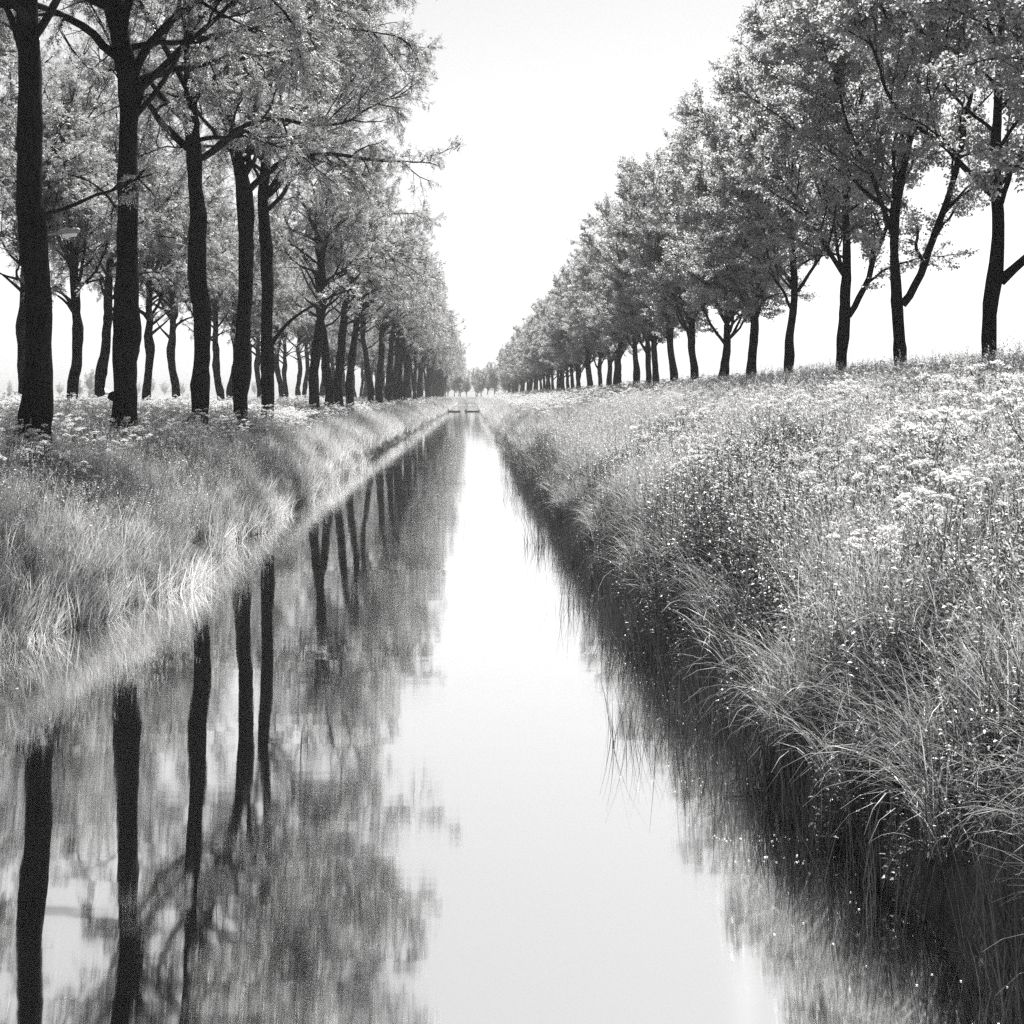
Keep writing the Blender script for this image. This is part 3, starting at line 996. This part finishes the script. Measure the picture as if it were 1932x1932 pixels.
# reeds: thin dark stems out of the water
REED = []
for k in range(4):
    b = Bag()
    blades(b, r, 16, .25, .5, 1.15, .17, .3, .0095, 0, 4, stiff=True, tone=(.6, 1.3))
    REED.append(b.mesh("reed", [M_reed]))
# broad-bladed reed grass leaning over the water
SWORD = []
for k in range(4):
    b = Bag()
    blades(b, r, 34, .22, .35, .8, .3, .55, .016, 0, 4, az=0.0, azs=.9, tone=(.7, 1.35))
    SWORD.append(b.mesh("reed_grass", [M_grass]))

NETTLE = []
M_nettle_shaded = leaf_mat("nettle_leaf_shaded", .05, .06, .35, gloss=.05)  # darker than the other herbs: bank shade is put into this leaf colour
for k in range(4):
    b = Bag()
    for j in range(12):
        a = r.uniform(0, 6.28); q_ = .3 * math.sqrt(r.random())
        herb_stem(b, r, np.array([math.cos(a) * q_, math.sin(a) * q_, -.03]), r.uniform(.6, 1.0), r.uniform(0, 6.28), abs(r.normal(0, .1)), 30, .07, .026, 0, 1)
    NETTLE.append(b.mesh("nettle", [M_reed, M_nettle_shaded]))
c_nettle = source("src_nettle", NETTLE)
c_near = source("src_grass", NEAR_G + FAR_G)        # 0..4 near, 5..8 far
c_sedge = source("src_sedge", SEDGE)
c_herb = source("src_herb", HERB)
c_reed = source("src_reed", REED)
c_sword = source("src_sword", SWORD)


def rots(r, n, tilt=.12):
    return np.stack([r.normal(0, tilt, n), r.normal(0, tilt, n), r.uniform(0, 6.283, n)], 1)


r = np.random.default_rng(22)
P_, S_, I_ = [], [], []


def add(p, lo, hi, i0, i1):
    P_.append(p); S_.append(r.uniform(lo, hi, len(p))); I_.append(r.integers(i0, i1, len(p)))


def flush(name, col, nsrc, label, tilt=.12):
    p = np.concatenate(P_); s = np.concatenate(S_); i = np.concatenate(I_)
    o = scatter(name, col, nsrc, p, rots(r, len(p), tilt), s, i, label)
    P_.clear(); S_.clear(); I_.clear()
    print(name, len(p))
    return o


# grass
p = strip_points(r, 1, .8, 7, 5, 30, 19); p = p[patchy(p, 1.2, 4) > .3]; add(p, .8, 1.35, 0, 5)
add(strip_points(r, 1, 3, 14, 26, 60, 7), .9, 1.25, 0, 5)
add(strip_points(r, 1, .8, 4, 30, 60, 10), .8, 1.15, 0, 5)
p = strip_points(r, -1, .3, 7, 14, 45, 17); add(p[patchy(p, 1.2, 6) > .3], .55, 1.05, 0, 5)
add(strip_points(r, -1, 6, 22, 18, 70, 3.5), .6, .95, 5, 9)
add(strip_points(r, -1, .3, 5, 45, 110, 5), .75, 1.05, 5, 9)
add(strip_points(r, 1, .3, 16, 60, 130, 2.6), .9, 1.2, 5, 9)
add(strip_points(r, 1, .3, 12, 130, 300, 1.3), 1.0, 1.35, 5, 9)
add(strip_points(r, 1, .3, 10, 300, 480, .6), 1.1, 1.5, 5, 9)
add(strip_points(r, -1, .2, 6, 110, 460, 1.5), .85, 1.2, 5, 9)
add(strip_points(r, -1, 6, 30, 70, 200, .55), .8, 1.1, 5, 9)
add(strip_points(r, -1, 20, 80, 50, 330, .12), .8, 1.2, 5, 9)
pe = np.stack([r.uniform(-8, 6, 260), r.uniform(462, 500, 260)], 1)
add(np.c_[pe, ground_z(pe[:, 0], pe[:, 1])], .9, 1.3, 5, 9)
flush("grass", c_near, 9, "tall flowering grass covering both canal banks")
# herbs
p = strip_points(r, 1, .6, 7.5, 6, 34, 20); add(p[patchy(p, .9, 7) > .35], .8, 1.25, 0, 5)
add(strip_points(r, 1, 2.0, 7.5, 12, 40, .45), .85, 1.15, 5, 7)
add(strip_points(r, 1, .5, 13, 34, 110, 4), .9, 1.3, 0, 5)
p = strip_points(r, -1, .8, 7, 15, 60, 12); add(p[patchy(p, .8, 9) > .35], .65, 1.05, 0, 5)
add(strip_points(r, -1, 1, 14, 22, 80, 1.2), .6, .95, 0, 5)
flush("herbs", c_herb, 7, "leafy wild herbs and dock growing through the bank grass")
p = strip_points(r, 1, -.05, 1.0, 9, 120, 7); add(p[patchy(p, .5, 15) > .3], .65, 1.0, 0, 4)  # dark leaves paint the shade along the dyke foot
p = strip_points(r, 1, .5, 2.8, 16, 34, 12); add(p[patchy(p, .55, 11) + .45 * np.exp(-((p[:, 1] - 20) / 5) ** 2) > .62], 1.0, 1.4, 0, 4)
p = strip_points(r, 1, 2, 9, 17, 60, 3); add(p[patchy(p, .7, 12) > .68], .85, 1.15, 0, 4)
p = strip_points(r, 1, .2, 6, 34, 120, 3); add(p[patchy(p, .35, 13) > .66], .9, 1.2, 0, 4)
p = strip_points(r, -1, -.05, .7, 14, 90, 5); add(p[patchy(p, .7, 16) > .4], .45, .7, 0, 4)
p = strip_points(r, -1, .2, 3, 15, 90, 3); add(p[patchy(p, .6, 14) > .74], .5, .75, 0, 4)
flush("nettles", c_nettle, 4, "nettle patches with the shade of the bank put into their dark leaves")
# sedges at the waterline
p = strip_points(r, 1, .2, 1.5, 5, 45, 11); p = p[patchy(p, 1.1, 1) > .3]; add(p, .75, 1.15, 0, 4)
add(strip_points(r, 1, .8, 4.5, 5, 30, 2.2), .7, 1.0, 0, 4)
add(strip_points(r, 1, .15, 1.2, 6, 12.5, 9), .75, 1.1, 0, 4)
p = strip_points(r, -1, -.1, .8, 14, 60, 6); p = p[patchy(p, .9, 2) > .45]; add(p, .5, .8, 0, 4)
add(strip_points(r, 1, -.1, .9, 45, 200, 2.0), .8, 1.1, 0, 4)
flush("sedge", c_sedge, 4, "arching sedge hanging over the canal edge")
# reeds in the water
p = strip_points(r, 1, -1.2, .2, 7.5, 60, 6); p[:, 2] = np.maximum(p[:, 2], -.3)
add(p[patchy(p, 1.3, 3) > .52 - .12 * (p[:, 0] - edge_right(p[:, 1]))], .7, 1.15, 0, 4)
p = strip_points(r, 1, -.45, .2, 7.5, 75, 8); p[:, 2] = np.maximum(p[:, 2], -.25); add(p, .7, 1.1, 0, 4)
p = strip_points(r, 1, -.15, .75, 6, 75, 11); add(p, .75, 1.15, 0, 4)  # extra dark stems up the slope stand in for shade at the foot
p = strip_points(r, -1, -.2, .3, 14, 110, 9); p[:, 2] = np.maximum(p[:, 2], -.2); add(p, .3, .55, 0, 4)
flush("reeds", c_reed, 4, "thin dark reeds in the shallow water, thickened as shade at the dyke foot", .08)
# broad reed grass, blades blown towards the water
p = strip_points(r, -1, -.2, 1.8, 14, 70, 8); p[:, 2] = np.maximum(p[:, 2], -.15)
k_ = patchy(p, .8, 5) > .28
p = p[k_]
q_ = strip_points(r, -1, -.25, 1.3, 15, 26, 14); q_[:, 2] = np.maximum(q_[:, 2], -.15)
p = np.concatenate([p, q_])
o = scatter("reed_grass", c_sword, 4, p, np.stack([r.normal(0, .12, len(p)), r.normal(0, .12, len(p)), r.normal(0, .5, len(p))], 1), r.uniform(.65, 1.15, len(p)),
            r.integers(0, 4, len(p)), "pale broad-bladed reed grass leaning over the water below the ashes")

# --- cow parsley
r = np.random.default_rng(23)
PARS = []
for k in range(4):
    st = Bag(); heads = []
    nh = 5 + k % 3
    main_top = np.array([r.normal(0, .05), r.normal(0, .05), r.uniform(.55, .7)])
    tube(st, [(0, 0, -.05), main_top * .5 + np.array([.01, 0, 0]), main_top], [.006, .005, .004], 5)
    for j in range(nh):
        a = j * 6.283 / nh + r.uniform(-.4, .4); sp = r.uniform(.06, .26)
        c = main_top + np.array([math.cos(a) * sp, math.sin(a) * sp, r.uniform(.12, .38) - sp * .3])
        s0 = main_top * r.uniform(.6, 1.0)
        tube(st, [s0, (s0 + c) / 2 + np.array([math.cos(a), math.sin(a), 0]) * .02, c - np.array([0, 0, .03])], [.0035, .003, .002], 4)
        R = r.uniform(.026, .062)
        for q_ in range(7):
            aa = q_ * .9; tube(st, [c - np.array([0, 0, .035]), c + np.array([math.cos(aa) * R * .7, math.sin(aa) * R * .7, -.002])], [.0012, .001], 3)
        hb = Bag(); umbel(hb, r, c, R)
        heads.append(hb.mesh("umbel", [M_petal]))
    for j in range(26):   # ferny leaves
        t = r.uniform(.1, .8); a = r.uniform(0, 6.28); ln = r.uniform(.12, .25)
        p0 = main_top * t
        dirn = norm(np.array([math.cos(a), math.sin(a), r.uniform(-.1, .5)]))
        n = 9
        tt = np.linspace(.3, 1, n)[:, None]
        Pq = p0 + dirn * ln * tt
        dq = norm(dirn * .6 + r.normal(0, .7, (n, 3)))
        leaves_mesh(st, Pq, dq, norm(np.array([0, 0, 1.0]) + r.normal(0, .4, (n, 3))), np.full(n, .05), np.full(n, .018), 1, r.uniform(.8, 1.2, n))
    PARS.append((st.mesh("parsley_stem", [M_stalk, M_herb]), heads))
FARP = []
for k in range(4):
    b = Bag()
    for j in range(7):
        a = r.uniform(0, 6.28); sp = r.uniform(.05, .4)
        c = np.array([math.cos(a) * sp, math.sin(a) * sp, r.uniform(.65, 1.1)])
        tube(b, [(c[0] * .4, c[1] * .4, 0), c], [.004, .003], 3, 1)
        umbel(b, r, c, r.uniform(.05, .085), 0, .6)
    FARP.append(b.mesh("parsley_far", [M_petal, M_stalk]))
c_far = source("src_parsley", FARP)


def put_parsley(x, y, k, s, rz, label, group):
    root = link("cow_parsley", None)
    root.location = (x, y, float(ground_z(x, y))); root.rotation_euler = (r.normal(0, .08), r.normal(0, .08), rz); root.scale = (s, s, s)
    tag(root, label, "wildflower", group)
    link("stem", PARS[k][0], root)
    for h in PARS[k][1]:
        link("flower_head", h, root)


def cluster(n, cx, cy, sx_, sy_, label, group, lo=.85, hi=1.25, clump=0):
    for i in range(n):
        x = r.normal(cx, sx_); y = r.normal(cy, sy_)
        put_parsley(x, y, int(r.integers(0, 4)), r.uniform(lo, hi), r.uniform(0, 6.28), label, group)


cluster(40, 5.1, 14.5, .6, 2.0, "white cow parsley in the densest bright clump on the near dyke slope", "bright near clump of cow parsley", 1.0, 1.75)
cluster(26, 6.2, 18.0, .8, 2.6, "white cow parsley high on the near dyke slope by the picture edge", "cow parsley high on the near slope", 1.0, 1.65)
cluster(7, 4.4, 14.6, .3, .6, "white cow parsley in the small group below the bright clump", "small group of cow parsley", 1.15, 1.4)
cluster(5, 3.6, 12.2, .25, .5, "lone white cow parsley low on the dyke slope above the sedge", "low scattered cow parsley", 1.0, 1.25)
cluster(60, 7.2, 26, 1.2, 4.0, "white cow parsley on the upper dyke slope before the elms", "cow parsley on the upper slope", 1.15, 1.5)
cluster(40, 5.0, 30, .9, 5, "white cow parsley on the middle dyke slope", "cow parsley on the middle slope", 1.1, 1.4)
cluster(20, XL + .2, 27.6, .7, .9, "white cow parsley in front of the thickest ash trunk", "cow parsley at the thickest ash", 1.0, 1.3)
cluster(26, -9.0, 33, 1.1, 2.2, "white cow parsley between the two nearest ash trunks", "cow parsley between the nearest ashes", .95, 1.25)
cluster(18, -7.4, 44.5, .6, 1.6, "white cow parsley at the foot of the ash with the collar burr", "cow parsley at the collared ash", 1.0, 1.3)
cluster(24, -7.6, 54, .8, 3.0, "white cow parsley below the leaning forked ash", "cow parsley below the forked ash", 1.0, 1.3)

# the rest of the bloom, too many to count
add(strip_points(r, 1, 3.5, 13, 24, 75, 2.2), .75, 1.15, 0, 4)
add(strip_points(r, 1, 1.5, 14, 75, 160, 1.1), .9, 1.25, 0, 4)
add(strip_points(r, 1, 1.5, 11, 160, 470, .3), 1.0, 1.4, 0, 4)
add(strip_points(r, -1, 1.8, 16, 22, 70, 2.2), .75, 1.2, 0, 4)
add(strip_points(r, -1, 2.0, 9, 60, 140, 2), .8, 1.2, 0, 4)
add(strip_points(r, -1, 1.5, 6, 140, 450, .6), .9, 1.3, 0, 4)
flush("wildflowers", c_far, 4, "mass of white wildflowers in bloom along both banks")

# floating flecks
b = Bag()
r = np.random.default_rng(24)


def flecks(x, y, s):
    n = len(x)
    a = r.uniform(0, 6.28, n)
    for_v = []
    ang = np.array([0, 1, 2, 3, 4, 5]) * math.pi / 3
    cx = np.cos(ang)[None] * (s * r.uniform(.7, 1.4, n))[:, None]; sy = np.sin(ang)[None] * (s * .8)[:, None]
    X = x[:, None] + cx * np.cos(a)[:, None] - sy * np.sin(a)[:, None]
    Y = y[:, None] + cx * np.sin(a)[:, None] + sy * np.cos(a)[:, None]
    v = np.stack([X, Y, np.full_like(X, .004)], -1).reshape(-1, 3)
    bi = (np.arange(n) * 6)[:, None]
    b.add(v, np.concatenate([bi + np.array([[0, 1, 2, 3]]), bi + np.array([[0, 3, 4, 5]])]), 0, np.tile(r.uniform(.5, 1.4, n), 2))


y = r.uniform(6.5, 60, 1500) ** 1.0
x = edge_right(y) - np.abs(r.normal(0, .55, 1500)) + .3
flecks(x, y, r.uniform(.003, .009, 1500))
for _ in range(26):    # drifts
    y0 = r.uniform(8, 45); n = int(r.integers(8, 30))
    yy = y0 + r.normal(0, .05, n); xx = float(edge_right(y0)) - .1 - r.uniform(0, .9, n)
    flecks(xx, yy, r.uniform(.003, .009, n))
y = r.uniform(15, 40, 250); x = edge_left(y) + np.abs(r.normal(0, .5, 250))
flecks(x, y, r.uniform(.006, .015, 250))
o = link("floating_leaves", b.mesh("floating_leaves", [M_fleck]))
tag(o, "pale leaf flecks drifting on the water by the banks", kind="stuff")
